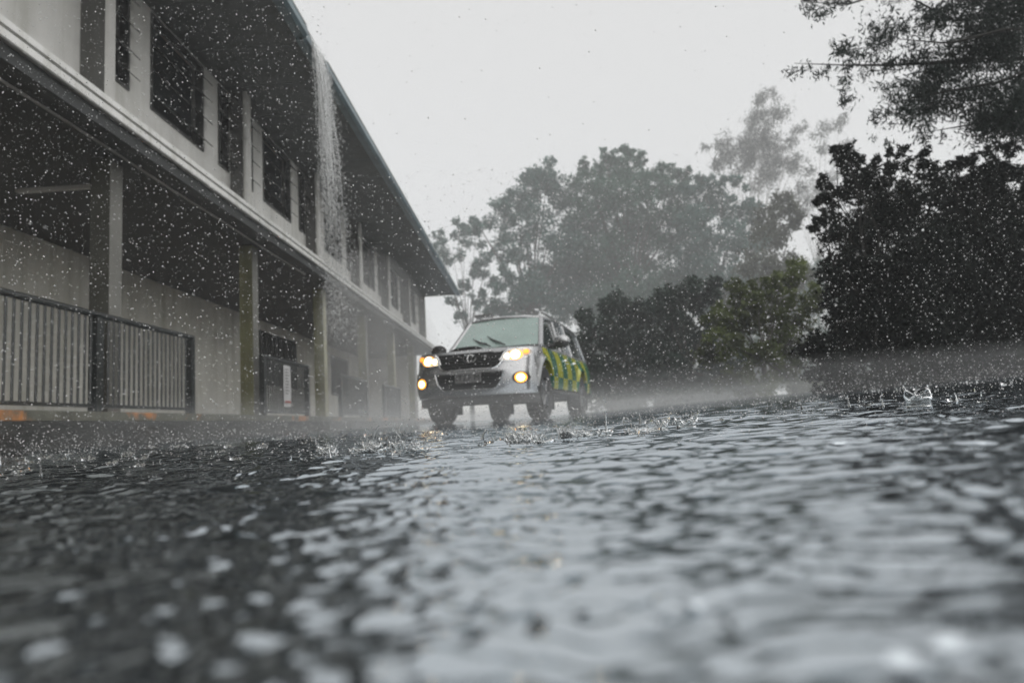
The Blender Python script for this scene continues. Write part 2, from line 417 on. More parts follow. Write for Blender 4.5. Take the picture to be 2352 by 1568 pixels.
# lower wall, door openings as dark louvred bays
lw = [(19.2, 22.6, 1.5, 3.05), (26.5, 29.0, 1.45, 3.0)]
mb = MB(); e = Y0
for a, b_, z0, z1 in lw:
    mb.box(-7.65, -7.83, e, a, .38, 3.34); mb.box(-7.65, -7.83, a, b_, .38, z0); mb.box(-7.65, -7.83, a, b_, z1, 3.34); e = b_
mb.box(-7.65, -7.83, e, YE, .38, 3.34)
mb.box(-7.9, -13, Y0+.18, YE-.18, 3.34, 3.5)
bp(mb, 'lower_wall', M['low_wall'])
for a, b_, z0, z1 in lw:
    mb = MB(); mb.box(-7.64, -7.76, a+.002, a+.06, z0+.001, z1-.001); mb.box(-7.64, -7.76, b_-.06, b_-.002, z0+.001, z1-.001)
    mb.box(-7.64, -7.76, a+.06, b_-.06, z1-.06, z1-.001); mb.box(-7.64, -7.76, a+.06, b_-.06, z0+.001, z0+.05)
    n = 8
    for i in range(1, n): mb.box(-7.65, -7.74, a+(b_-a)*i/n-.02, a+(b_-a)*i/n+.02, z0+.05, z1-.06)
    f = bp(mb, 'lower_window', M['frame'])
    mb = MB(); mb.box(-7.745, -7.75, a+.05, b_-.05, z0+.04, z1-.05); bp(mb, 'pane', M['louvre'], f)
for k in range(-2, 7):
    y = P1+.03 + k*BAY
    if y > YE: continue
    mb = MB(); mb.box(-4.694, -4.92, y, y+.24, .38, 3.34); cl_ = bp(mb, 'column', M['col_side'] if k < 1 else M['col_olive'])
    mb = MB(); mb.box(-4.69, -4.694, y, y+.24, .381, 3.30); bp(mb, 'column_face', M['olive'] if k in (2, 4) else M['col_face'], cl_)  # front strip lightened in colour as the lit face
mb = MB()
mb.box(-4.36, -13, Y0, YE, .29, .38); mb.box(-4.42, -13, Y0, YE, -.3, .289)
bp(mb, 'plinth', M['moss'])

# ------------------------------------------------------------------ railings along the verandah edge
def railing(name, label, y0, y1, posts, gap, X_=-4.5, zb=.38, zt=1.40, cat='railing', grp='railings along the verandah'):
    r = empty(name, (X_, (y0+y1)/2, zb), label, cat, grp)
    o = Vector((X_, (y0+y1)/2, zb))
    def rp(mb, n, sm=None):
        mb.v = [(p[0]-o.x, p[1]-o.y, p[2]-o.z) for p in mb.v]; return mb.build(n, M['railm'], r, sm)
    mb = MB(); mb.tube([(X_, y0-.03, zt), (X_, y1+.03, zt)], .034, 10); rp(mb, 'handrail', 40)
    mb = MB(); mb.box(X_-.02, X_+.02, y0, y1, zb+.05, zb+.085); rp(mb, 'bottom_rail')
    for p in posts:
        mb = MB(); mb.box(X_-.045, X_+.045, p-.045, p+.045, zb+.001, zt-.03); rp(mb, 'post')
    y = y0+gap
    while y < y1-.02:
        if min(abs(y-p) for p in posts) > .06:
            mb = MB(); mb.tube([(X_, y, zb+.086), (X_, y, zt-.03)], .0125 if y1 < 10 else .014, 6, False); rp(mb, 'baluster', 40)
        y += gap
    return r
railing('railing', 'longest black railing with thin balusters, nearest the camera', 4.25, 9.12, (4.3, 7.07, 9.08), .098)
railing('railing', 'short black railing with a white notice hung on it', 11.68, 14.1, (11.73, 14.05), .10, -4.56)
railing('railing', 'hazy black railing between the noticed railing and the smallest far one', 16.5, 19.2, (16.55, 19.15), .115, -4.56)
railing('railing', 'smallest hazy railing farthest along the verandah', 21.4, 24.0, (21.45, 23.95), .13, -4.56)
a = empty('notice', (-4.50, 12.75, .95), 'white paper notice hung on the short railing', 'notice')
mb = MB(); mb.grid(lambda u, v: (.006*sin(u*9+v*4), u, v), np.linspace(-.17, .17, 7), np.linspace(-.40, .36, 9)); mb.grid(lambda u, v: (-.004+.006*sin(u*9+v*4), u, v), np.linspace(-.17, .17, 7), np.linspace(-.40, .36, 9), True)
mb.build('sheet', M['paper'], a, 60)
mb = MB(); mb.box(.009, .012, -.15, .15, -.33, -.29); mb.build('red_line', M['red'], a)
mb = MB()
for i in range(9): mb.box(.009, .0105, -.12, -.12+.24*random.uniform(.6, 1), .28-i*.055, .293-i*.055)
mb.build('print', M['frame'], a)

# ------------------------------------------------------------------ pickup truck (u: to the right in the photo, v: back from the bumper, w: up)
def paint(name, pattern):
    m = bpy.data.materials.new(name); m.use_nodes = True; nt = m.node_tree; L = nt.links
    b = nt.nodes['Principled BSDF']
    b.inputs['Roughness'].default_value = .24; b.inputs['Metallic'].default_value = .8
    b.inputs['Coat Weight'].default_value = .6; b.inputs['Coat Roughness'].default_value = .06
    tc = nt.nodes.new('ShaderNodeTexCoord')
    nz = nt.nodes.new('ShaderNodeTexNoise'); nz.inputs['Scale'].default_value = 3; nz.inputs['Detail'].default_value = 6
    L.new(tc.outputs['Object'], nz.inputs['Vector'])
    base = nt.nodes.new('ShaderNodeMix'); base.data_type = 'RGBA'
    base.inputs[6].default_value = (.37, .375, .38, 1); base.inputs[7].default_value = (.48, .485, .49, 1)
    L.new(nz.outputs['Fac'], base.inputs[0]); col = base.outputs[2]
    if pattern:
        sp = nt.nodes.new('ShaderNodeSeparateXYZ'); L.new(tc.outputs['Object'], sp.inputs[0])
        def math_(op, a, b_=None):
            n = nt.nodes.new('ShaderNodeMath'); n.operation = op
            for i, x in enumerate((a, b_)):
                if x is None: continue
                if isinstance(x, (int, float)): n.inputs[i].default_value = x
                else: L.new(x, n.inputs[i])
            return n.outputs[0]
        y, z = sp.outputs[1], sp.outputs[2]
        row = math_('MULTIPLY', math_('LESS_THAN', z, .66), .40)
        ph = math_('DIVIDE', math_('ADD', math_('ADD', y, math_('MULTIPLY', z, .28)), row), .80)
        st = math_('LESS_THAN', math_('FRACT', ph), .5)
        gy_ = nt.nodes.new('ShaderNodeMix'); gy_.data_type = 'RGBA'
        gy_.inputs[6].default_value = (.52, .53, .018, 1); gy_.inputs[7].default_value = (.004, .16, .085, 1)
        L.new(st, gy_.inputs[0])
        inz = math_('MULTIPLY', math_('LESS_THAN', z, 1.085), math_('GREATER_THAN', math_('ADD', y, math_('MULTIPLY', z, -.9)), .02))
        mx = nt.nodes.new('ShaderNodeMix'); mx.data_type = 'RGBA'
        L.new(inz, mx.inputs[0]); L.new(col, mx.inputs[6]); L.new(gy_.outputs[2], mx.inputs[7]); col = mx.outputs[2]
        L.new(math_('MULTIPLY', math_('SUBTRACT', 1.0, inz), .35), b.inputs['Metallic'])
    L.new(col, b.inputs['Base Color'])
    return m
T = {}
T['paint'] = paint('silver_paint', False); T['side'] = paint('checkered_side_paint', True)
T['black'] = mat('black_plastic', (.018, .018, .018), .45, .2); T['dark'] = mat('truck_shadow_gap', (.006, .006, .006), .8, .2)
T['chrome'] = mat('chrome', (.78, .78, .78), .12, .05, metal=1.)
T['tyre'] = mat('tyre_rubber', (.014, .014, .014), .7, .2, bump=.3, bscale=60.)
T['rim'] = mat('alloy_rim', (.14, .14, .145), .3, .1, metal=.9)
T['screen'] = mat('sky_pale_windscreen', (.25, .345, .315), .12, .10, 2.0, **{'Coat Weight': .8, 'Coat Roughness': .02})  # pale green for fogging, with the sky's reflection put into the colour
T['glass'] = mat('side_glass', (.028, .04, .038), .05, .2, 2., **{'Coat Weight': .6})
T['lens'] = mat('lamp_reflector', (.62, .54, .46), .2, .1, metal=.5)
T['plate'] = mat('plate_white', (.16, .16, .16), .4, .05); T['ink'] = mat('plate_ink', (.02, .02, .02), .5, .05)
T['beam'] = emit('headlamp_beam', (1, .84, .56), 6); T['fog'] = emit('foglamp_beam', (1, .82, .46), 8)
T['halo'] = emit('lamp_glow_halo', (1, .38, .07), 1.5); T['amber'] = emit('indicator_amber', (1, .30, .02), 1.6)  # halo: glow around the headlamp bulbs, painted as an emissive disc
T['fogrim'] = emit('foglamp_glow', (1, .38, .04), 2.0)  # orange glow around the fog bulbs, painted as an emissive disc
PHI = radians(14)
TP = Vector((-.86, 9.72, 0)); TP.z = float(zg(-.5, 11.5)) - .005
trk = empty('pickup_truck', TP, 'silver pickup truck with green and yellow checkered sides and lit headlamps', 'pickup truck', rz=-PHI)

def vf(u): return .48*(1-max(0, 1-(min(abs(u), .899)/.9)**3.6)**(1/3.6))
BK = [(.36, .09), (.42, .03), (.5, .0), (.62, -.005), (.72, .015), (.78, .045), (.9, .075), (.98, .115), (1.03, .17)]
def back(w_):
    for (a, va), (b_, vb) in zip(BK, BK[1:]):
        if w_ <= b_: return va + (vb-va)*max(0, (w_-a))/(b_-a)
    return BK[-1][1]
def fr(u, w_, off=0.): return (u, vf(u)+back(w_)-off, w_)
usl = [-.895+1.79*i/60 for i in range(61)]
def patch(poly, off, mb=None, rings=4, sub=4):
    mb = mb or MB(); P = []
    n = len(poly)
    for i in range(n):
        a, b_ = poly[i], poly[(i+1) % n]
        for k in range(sub): P.append((a[0]+(b_[0]-a[0])*k/sub, a[1]+(b_[1]-a[1])*k/sub))
    c = (sum(p[0] for p in P)/len(P), sum(p[1] for p in P)/len(P)); N = len(P)
    vs = []
    for r in range(rings):
        s = 1-r/rings
        vs += [fr(c[0]+(p[0]-c[0])*s, c[1]+(p[1]-c[1])*s, off) for p in P]
    vs.append(fr(*c, off))
    vs += [fr(p[0], p[1], -.03) for p in P]
    fs = [(r*N+i, r*N+(i+1) % N, (r+1)*N+(i+1) % N, (r+1)*N+i) for r in range(rings-1) for i in range(N)]
    fs += [((rings-1)*N+i, (rings-1)*N+(i+1) % N, rings*N) for i in range(N)]
    o = rings*N+1
    fs += [(o+i, o+(i+1) % N, (i+1) % N, i) for i in range(N)]
    area = sum(P[i][0]*P[(i+1) % N][1]-P[(i+1) % N][0]*P[i][1] for i in range(N))
    if area < 0: fs = [f[::-1] for f in fs]
    mb.add(vs, fs); return mb
def mir(poly): return [(-p[0], p[1]) for p in poly]
# nose panel and bumper
mb = MB(); mb.grid(lambda u, w_: fr(u, w_), usl, [.70, .74, .78, .84, .9, .95, .98, 1.0, 1.03]); mb.build('front_panel', T['paint'], trk, 50)
mb = MB(); mb.grid(lambda u, w_: fr(u, w_, .03), usl, [.37, .40, .44, .5, .56, .62, .68, .72, .735])
mb.grid(lambda u, t: (u, vf(u)+back(.735)-.03+t, .735+.0*t), usl, [0, .05])
bumper = mb.build('bumper', T['paint'], trk, 50)
intake = [(-.50, .69), (.50, .69), (.46, .56), (.38, .47), (-.38, .47), (-.46, .56)]
patch(intake, .034).build('air_intake', T['dark'], bumper)
mb = MB()
for k in range(4): mb.tube([fr(u, .50+.035*k, .04) for u in np.linspace(-.40, .40, 12)], .005, 5)
mb.build('intake_bar', T['black'], bumper)
mb = MB(); mb.tube([fr(u, w_, .036) for u, w_ in [(-.51, .70), (-.47, .56), (-.39, .462)] + [(x, .455) for x in np.linspace(-.34, .34, 9)] + [(.39, .462), (.47, .56), (.51, .70)]], .014, 6); mb.build('intake_trim', T['paint'], bumper, 60)
mb = MB(); mb.grid(lambda u, w_: (u, vf(u)+.10, w_), usl, [.24, .30, .37]); mb.build('skirt', T['black'], bumper, 50)
# grille
gr_ = [(-.53, .985), (.53, .985), (.47, .86), (.42, .79), (.36, .755), (-.36, .755), (-.42, .79), (-.47, .86)]
grille = patch(gr_, .006).build('grille', T['dark'], trk)
mb = MB()
for k in range(5):
    w_ = .795+.042*k; h_ = .40+.022*k
    mb.tube([fr(u, w_, .012) for u in np.linspace(-h_, h_, 14)], .008, 5)
mb.build('grille_bar', T['black'], grille, 60)
mb = MB(); mb.tube([fr(u, w_, .012) for u, w_ in [(-.545, .985), (-.485, .86), (-.435, .785), (-.38, .748)] + [(x, .738) for x in np.linspace(-.33, .33, 9)] + [(.38, .748), (.435, .785), (.485, .86), (.545, .985)]], .016, 6); mb.build('grille_surround', T['chrome'], grille, 60)
mb = MB()
def oval(a, b_, cx=0, cz=.90, r=.007): mb.tube([fr(cx+a*cos(t), cz+b_*sin(t), .028) for t in np.linspace(0, 2*pi, 25)], r, 5)
oval(.095, .062); oval(.030, .055, r=.005); oval(.060, .022, 0, .933, .005)
mb.build('emblem', T['chrome'], grille, 60)
# lamps
hl = [(.44, .845), (.50, .955), (.545, .995), (.74, 1.0), (.845, .985), (.855, .93), (.80, .875), (.62, .835)]
for s, sgn in ((hl, 1), (mir(hl), -1)):
    h = patch(s, .010).build('headlamp', T['lens'], trk)
    mb = MB(); mb.tube([fr(u, w_, .012) for u, w_ in s+[s[0]]], .007, 5); mb.build('lamp_rim', T['chrome'], h, 60)
    for c, r, m_, nm in (((.655*sgn, .915), .062, 'beam', 'bulb'), ((.545*sgn, .90), .036, 'beam', 'bulb'), ((.79*sgn, .955), .034, 'amber', 'indicator')):
        patch([(c[0]+r*cos(t), c[1]+r*sin(t)) for t in np.linspace(0, 2*pi, 17)[:-1]], .022, sub=1).build(nm, T[m_], h)
    patch([(.655*sgn+.10*cos(t), .912+.072*sin(t)) for t in np.linspace(0, 2*pi, 17)[:-1]], .016, sub=1).build('glow_disc', T['halo'], h)
    fg = patch([(.735*sgn+.115*cos(t), .585+.085*sin(t)) for t in np.linspace(0, 2*pi, 21)[:-1]], .036, sub=1).build('fog_lamp', T['black'], trk)
    patch([(.735*sgn+.078*cos(t), .585+.070*sin(t)) for t in np.linspace(0, 2*pi, 21)[:-1]], .041, sub=1).build('fog_glow', T['fogrim'], fg)
    patch([(.735*sgn+.048*cos(t), .585+.046*sin(t)) for t in np.linspace(0, 2*pi, 21)[:-1]], .046, sub=1).build('bulb', T['fog'], fg)
# number plate
mb = MB(); mb.box(-.19, .19, -.062, -.050, .555, .685); pl = mb.build('number_plate', T['plate'], trk)
tx = bpy.data.curves.new('plate_text', 'FONT'); tx.body = 'ITZE M'; tx.size = .115; tx.align_x = 'CENTER'; tx.align_y = 'CENTER'; tx.extrude = .001
to = bpy.data.objects.new('plate_text', tx); COL.objects.link(to)
bpy.context.view_layer.update()
me = bpy.data.meshes.new_from_object(to); bpy.data.objects.remove(to)
me.transform(Matrix.Translation((0, -.0645, .62)) @ Matrix.Rotation(pi/2, 4, 'X'))
link('lettering', me, T['ink'], pl)
# bonnet
def bon(u, v):
    t = max(0, min(1, (v-.14)/1.2)); ue = u/.80
    return (u, v + vf(u)*(1-t)*.9, 1.015 + .155*t**.8 - .035*ue*ue - .055*max(0, 1-t*9)**2)
mb = MB(); mb.grid(bon, np.linspace(-.83, .83, 25), [.13, .145, .17, .21, .27, .35, .5, .7, .9, 1.1, 1.25, 1.36]); bonnet = mb.build('bonnet', T['paint'], trk, 60)
mb = MB()
def scoop(u, v):
    t = (v-.62)/.55; e_ = max(0, 1-((u+.24)/.27)**4); z = bon(u, v)[2]
    return (u, v, z - .004 + .055*e_*max(0, 1-t)**.7)
mb.grid(scoop, np.linspace(-.51, .03, 15), np.linspace(.62, 1.17, 9)); mb.build('bonnet_scoop', T['paint'], bonnet, 60)
mb = MB()
mb.grid(lambda u, t: (u, .612, bon(u, .62)[2] - .008 + t*(.052*max(0, 1-((u+.24)/.27)**4)+.006)), np.linspace(-.505, .025, 15), [0, 1]); mb.build('scoop_mouth', T['dark'], bonnet)
# sides
AV, AR = (.93, 4.0), .475
def hw(v): return .90 - .10*max(0, 1-v/.45)**2 - .05*max(0, (v-4.8)/.4)**2
def belt(v): return (.985+.125*min(1, (v-.25)/1.05)**.8) if v < 1.3 else 1.11+.02*min(1, (v-1.3)/.6)
def side_u(v, w_):
    u = hw(v) - (.075*((w_-.8)/.3)**2 if w_ > .8 else .04*((.8-w_)/.35)**2)
    for a in AV:
        d = sqrt((v-a)**2+(w_-.40)**2); u += .032*math.exp(-((d-.50)/.05)**2)
    return u
def bottom(v):
    z = .47
    for a in AV:
        if abs(v-a) < AR: z = max(z, .40+sqrt(AR*AR-(v-a)**2))
    return z
def side(name, v0, v1, sgn, m_):
    mb = MB(); vs = np.linspace(v0, v1, max(6, int((v1-v0)/.022)))
    ts = [i/12 for i in range(13)]
    def f(v, t):
        b0 = bottom(v); w_ = b0+(belt(v)-b0)*t; return (sgn*side_u(v, w_), v, w_)
    mb.grid(f, vs, ts, flip=sgn < 0)
    mb.grid(lambda v, t: (sgn*(side_u(v, bottom(v))-.12*t), v, bottom(v)), vs, [1, 0], flip=sgn < 0)   # returned edge
    mb.grid(lambda v, t: (sgn*(side_u(v, belt(v))-.14*t), v, belt(v)+.012*t), vs, [0, .3, 1], flip=sgn < 0)
    return mb.build(name, m_, trk, 50)
for sgn in (1, -1):
    side('front_wing', .33, 1.715, sgn, T['side'])
    d1 = side('front_door', 1.727, 2.715, sgn, T['side']); d2 = side('rear_door', 2.727, 3.535, sgn, T['side'])
    side('load_bed_side', 3.55, 5.18, sgn, T['side'])
    for d_, vh in ((d1, 2.55), (d2, 3.36)):
        mb = MB(); x = side_u(vh, .97)*sgn; mb.tube([(x-.005*sgn, vh-.11, .965), (x+.03*sgn, vh-.09, .97), (x+.03*sgn, vh+.09, .97), (x-.005*sgn, vh+.11, .965)], .014, 6); mb.build('handle', T['chrome'], d_, 60)
    mb = MB(); mb.tube([(.84*sgn, 1.35, .41), (.90*sgn, 1.45, .40), (.90*sgn, 3.35, .40), (.84*sgn, 3.45, .41)], .038, 8); mb.build('side_step', T['black'], trk, 60)
    for a in AV:
        wh = bpy.data.objects.new('wheel', None)
        mb = MB(); prof_ = [(.23, -.10), (.33, -.13), (.365, -.125), (.382, -.09), (.386, 0), (.382, .09), (.365, .125), (.33, .13), (.23, .10)]
        c = Vector((.765*sgn, a, .385)); ths = np.linspace(0, 2*pi, 33)
        mb.grid(lambda th, i: (c.x+prof_[i][1], c.y+prof_[i][0]*cos(th), c.z+prof_[i][0]*sin(th)), ths, range(len(prof_)))
        for k in range(32):
            th = 2*pi*k/32
            for sx_ in (-.06, .06): mb.box(c.x+sx_-.045, c.x+sx_+.045, c.y+.384*cos(th)-.012, c.y+.384*cos(th)+.012, c.z+.384*sin(th)-.010, c.z+.384*sin(th)+.010)
        wh = mb.build('wheel', T['tyre'], trk, 40)
        mb = MB(); xo = c.x+.085*sgn
        mb.grid(lambda th, r: (xo-(.05*sgn if r > .2 else 0)*(r-.2)/.03, c.y+r*cos(th), c.z+r*sin(th)), ths, [0.0, .05, .2, .232], flip=sgn > 0)
        for k in range(6):
            th = 2*pi*k/6; mb.tube([(xo+.012*sgn, c.y+.04*cos(th), c.z+.04*sin(th)), (xo+.012*sgn, c.y+.21*cos(th), c.z+.21*sin(th))], .022, 5)
        mb.build('rim', T['rim'], wh, 40)
        mb = MB(); mb.box((.62)*sgn, .89*sgn, a+.47, a+.48, .14, .62); mb.build('mud_flap', T['black'], trk)
# chassis, floor and closing panels
mb = MB(); mb.box(-.58, .58, .45, 5.1, .36, .62); mb.box(-.79, .79, 1.5, 3.45, .45, 1.08); mb.box(-.79, .79, 4.55, 5.12, .48, 1.08); mb.box(-.6, .6, .40, 1.5, .62, .93)
mb.tube([(-.7, .93, .385), (.7, .93, .385)], .05, 8); mb.tube([(-.7, 4.0, .385), (.7, 4.0, .385)], .07, 8); mb.ball((0, 4.0, .385), .16)
mb.build('chassis', T['dark'], trk)
mb = MB(); mb.box(-.80, .80, 5.19, 5.22, .50, 1.13); mb.build('tailgate', T['paint'], trk)
mb = MB(); mb.box(-.86, .86, 5.2, 5.34, .44, .58); mb.build('rear_bumper', T['chrome'], trk)
# cab and canopy: pillars, roof, glass
A0, A1 = (.745, 1.30, 1.125), (.615, 2.02, 1.685)
rt = [(1.98, 1.675), (2.1, 1.70), (2.4, 1.725), (3.0, 1.74), (3.5, 1.74), (4.2, 1.73), (4.75, 1.70), (4.9, 1.67)]
def rz_(v):
    for (a, za), (b_, zb) in zip(rt, rt[1:]):
        if v <= b_: return za+(zb-za)*(v-a)/(b_-a)
    return rt[-1][1]
mb = MB(); mb.grid(lambda u, v: (u*(.635 if abs(u) < 1 else .655), v, rz_(v)+.045*(1-u*u)-(.03 if abs(u) >= 1 else 0)), [-1.0001, -.97, -.85, -.6, -.3, 0, .3, .6, .85, .97, 1.0001], [p[0] for p in rt]); mb.build('roof', T['paint'], trk, 60)
mb = MB()
def bar(p, q, r0, r1, n=8): mb.tube([p, tuple((a+b_)/2 for a, b_ in zip(p, q)), q], [r0, (r0+r1)/2, r1], n)
def mx_(p, s): return (p[0]*s, p[1], p[2])
for s in (1, -1):
    bar(mx_(A0, s), mx_(A1, s), .048, .042)
    bar(mx_((.755, 2.72, 1.12), s), mx_((.640, 2.66, 1.69), s), .045, .035)
    bar(mx_((.755, 3.60, 1.12), s), mx_((.640, 3.42, 1.70), s), .075, .055)
    bar(mx_((.755, 5.12, 1.12), s), mx_((.635, 4.86, 1.665), s), .055, .045)
    mb.tube([mx_(p, s) for p in [A1] + [(.645, v, rz_(v)-.022) for v in (2.2, 2.6, 3.0, 3.5, 4.2, 4.7, 4.86)]], .040, 8)
    mb.tube([mx_((.775, v, 1.125), s) for v in (1.28, 1.8, 2.5, 3.4, 4.3, 5.12)], .030, 8)
mb.tube([A1, (.35, 1.965, 1.712), (0, 1.95, 1.722), (-.35, 1.965, 1.712), mx_(A1, -1)], .034, 8)
mb.tube([(.635, 4.86, 1.665), (0, 4.9, 1.70), (-.635, 4.86, 1.665)], .04, 8)
mb.build('cab_pillar', T['paint'], trk, 60)
def scr(u, t, off=0.):
    a = .72-.13*t; return (u*a, 1.27+.74*t - .07*(1-u*u) - off*.6, 1.135+.565*t + .012*(1-u*u)*t + off*.8)
mb = MB(); mb.grid(scr, np.linspace(-1, 1, 13), np.linspace(0, 1, 7)); ws = mb.build('windscreen', T['screen'], trk, 60)
mb = MB(); mb.grid(lambda u, t: scr(u, t*.05, .006), np.linspace(-1, 1, 13), [-.6, 0, 1]); mb.build('cowl', T['black'], trk, 60)
for u0, u1, t1 in ((.18, -.26, .40), (-.16, -.62, .36)):
    mb = MB(); p0, p1 = scr(u0+.10, .05, .03), scr(u1, t1, .02)
    mb.tube([p0, scr((u0+u1)/2+.05, t1*.52, .035), scr((u0+u1)/2-.02, t1*.62, .03)], .010, 6)
    mb.tube([scr(u0-.02, .16, .018), scr((u0+u1)/2, t1*.6, .02), p1], [.007, .014, .005], 6); mb.build('wiper', T['black'], ws, 60)
for s in (1, -1):
    for nm, q in (('door_window', [(1.46, 1.14), (2.66, 1.14), (2.63, 1.675), (2.08, 1.655), (1.98, 1.60)]),
                  ('door_window', [(2.77, 1.14), (3.53, 1.14), (3.38, 1.69), (2.71, 1.685)]),
                  ('canopy_window', [(3.68, 1.16), (5.03, 1.16), (4.82, 1.64), (3.50, 1.68)])):
        f = lambda p: (s*(.765-.125*(p[1]-1.13)/.57-.012), p[0], p[1])
        mb = MB(); mb.prism(q, 0, 1, lambda p, a: (f(p)[0]-s*.006*(1-a), p[0], p[1])); wg = mb.build(nm, T['glass'], trk)
        mb = MB(); mb.tube([f(p) for p in q+[q[0]]], .014, 5); mb.build('window_seal', T['black'], wg, 60)
    mb = MB(); mb.box(-.03 if s > 0 else -.7, .7 if s > 0 else .03, 2.2, 2.25, 1.0, 1.45) if False else None
    mb.tube([mx_((.56, v, z), s) for v, z in ((2.12, 1.735), (2.2, 1.80), (2.4, 1.815), (3.2, 1.825), (3.4, 1.81), (3.48, 1.755))], .020, 8); mb.build('roof_rail', T['chrome'], trk, 60)
    # mirror
    mb = MB()
    mb.tube([mx_(p, s) for p in ((.80, 1.60, 1.15), (.90, 1.57, 1.13), (1.0, 1.56, 1.16))], [.05, .045, .05], 8)
    ms = mb.build('mirror', T['black'], trk, 60)
    mb = MB(); mb.ball(mx_((1.04, 1.54, 1.205), s), .13, 14, 10, (1.05, .42, .78)); mb.build('mirror_shell', T['paint'] if s > 0 else T['black'], ms, 60)
    mb = MB(); mb.ball(mx_((1.045, 1.525, 1.165), s), .115, 14, 10, (1.05, .45, .62)); mb.build('mirror_base', T['black'], ms, 60)
mb = MB(); mb.box(-.7, .7, 2.25, 2.40, .95, 1.42); mb.box(-.68, .68, 3.2, 3.32, .95, 1.40)
for u in (-.38, .38): mb.ball((u, 2.33, 1.50), .12, 10, 8, (1, .5, .9))
mb.build('seat', T['black'], trk)
mb = MB(); mb.tube([(-.42+.17*cos(t), 1.86+.06*sin(t), 1.14+.15*sin(t)) for t in np.linspace(0, 2*pi, 21)], .013, 6); mb.build('steering_wheel', T['black'], trk)
mb = MB(); mb.box(-.55, -.25, 2.05, 2.2, 1.79, 1.84); mb.ball((.5, 2.16, 1.83), .06, 10, 8, (1.2, 1, .6)); mb.build('roof_marker', T['paint'], trk, 50)

# ------------------------------------------------------------------ trees
def leaves(cl, size, dens, droop=0., narrow=.5, shell=.45, seed=0, spread=.17):
    """leaf quads scattered through the clumps cl = [(x,y,z,r)] -> V,F"""
    r_ = np.random.default_rng(seed); out = []
    for (x, y, z, r) in cl:
        n = int(dens*7*(r/size)**2)
        sub = r_.normal(size=(max(6, n//60), 3)); sub /= np.linalg.norm(sub, axis=1)[:, None]
        sub *= r*(shell + (1-shell)*r_.random((len(sub), 1))**.6); sub[:, 2] *= .8
        j = r_.integers(0, len(sub), n)
        out.append(np.array([x, y, z]) + sub[j] + r_.normal(size=(n, 3))*r*spread)
    C = np.concatenate(out); n = len(C)
    d = r_.normal(size=(n, 3)); d[:, 2] -= droop; d /= np.linalg.norm(d, axis=1)[:, None]
    e = np.cross(d, r_.normal(size=(n, 3))); e /= np.linalg.norm(e, axis=1)[:, None]
    s = size*(.6+.8*r_.random((n, 1)))
    V = np.stack([C-d*s*.5, C+e*s*narrow*.5+d*s*.05, C+d*s*.5, C-e*s*narrow*.5+d*s*.05], 1).reshape(-1, 3)
    return V, np.arange(4*n).reshape(n, 4)

def tree(name, label, cat, Yd, pts, leaf, dens, m_, base_px, tr=.18, bark='bark', group=None, droop=.2, narrow=.5, depth=1., seed=1, back=.5, shell=.45, limbs=True, spread=.17):
    rr = random.Random(seed); cl = []
    for px, py, rp in pts:
        r = rp/F_PX*Yd; p = at(px, py, Yd + rr.uniform(-1, 1)*r*1.3*depth); cl.append((p.x, p.y, p.z, r))
    for px, py, rp in pts:                                             # the far side of the crown
        if rr.random() < back:
            r = rp/F_PX*Yd; p = at(px, py, Yd); cl.append((p.x+rr.uniform(-.6, .6)*r, p.y+r*rr.uniform(1.2, 2.4)*depth, p.z-rr.random()*r*.4, r))
    b = at(base_px, 950, Yd); b.z = float(zg(b.x, b.y))-.1
    root = empty(name, b, label, cat, group)
    L = [(x-b.x, y-b.y, z-b.z, r) for x, y, z, r in cl]
    cz = sum(c[2] for c in L)/len(L); cx = sum(c[0] for c in L)/len(L); top = max(c[2] for c in L)
    mb = MB(); fork = Vector((cx*.35, 0, min(cz*.55, top*.45)))
    mb.tube([(0, 0, -.1), (fork.x*.4+.1*tr, 0, fork.z*.5), tuple(fork)], [tr*1.25, tr, tr*.8], 8)
    if limbs:
        for (x, y, z, r) in L:
            m1 = fork.lerp(Vector((x, y, z)), .45) + Vector((rr.uniform(-.3, .3), rr.uniform(-.3, .3), .25*r))
            mb.tube([tuple(fork), tuple(m1), (x, y, z)], [tr*.3, tr*.18, tr*.06], 5)
            for _ in range(3):
                e_ = Vector((x, y, z)) + Vector((rr.uniform(-1, 1), rr.uniform(-1, 1), rr.uniform(-.6, 1)))*r*.85
                mb.tube([(x, y, z), tuple(e_)], [tr*.08, tr*.03], 4)
    mb.build('trunk', M[bark], root, 60)
    V, Fq = leaves(L, leaf, dens, droop, narrow, shell, seed, spread)
    link('crown', np_mesh('crown', V, Fq), M[m_], root)
    return root

tree('broadleaf_tree', 'hazy broad crowned tree whose left shoulder steps down towards the roof', 'tree', 78,
     [(1245,402,42),(1205,440,42),(1290,450,50),(1150,498,42),(1225,510,55),(1330,520,55),(1108,530,34),(1180,575,52),(1270,600,58),(1350,620,58),(1220,665,50),(1300,700,55),(1150,640,36),(1190,720,46),(1125,700,30),(1300,560,50),(1320,650,50),(1212,392,16),(1262,372,15),(1160,480,16),(1090,505,14)],
     .38, 5.6, 'leaf_a', 1230, .42, seed=11, back=.4, spread=.15)
tree('broadleaf_tree', 'tallest hazy broad tree in the middle, behind the truck roof', 'tree', 75,
     [(1352,405,42),(1400,378,36),(1448,372,36),(1500,408,42),(1430,440,58),(1370,462,56),(1510,470,55),(1556,412,34),(1560,495,50),(1450,520,60),(1400,580,60),(1510,580,60),(1450,660,60),(1540,660,55),(1390,690,50),(1500,735,55),(1420,745,50),(1345,372,16),(1388,352,16),(1440,345,17),(1478,362,15),(1540,385,16),(1575,395,15)],
     .37, 5.8, 'leaf_b', 1455, .46, seed=12, back=.5, spread=.15)
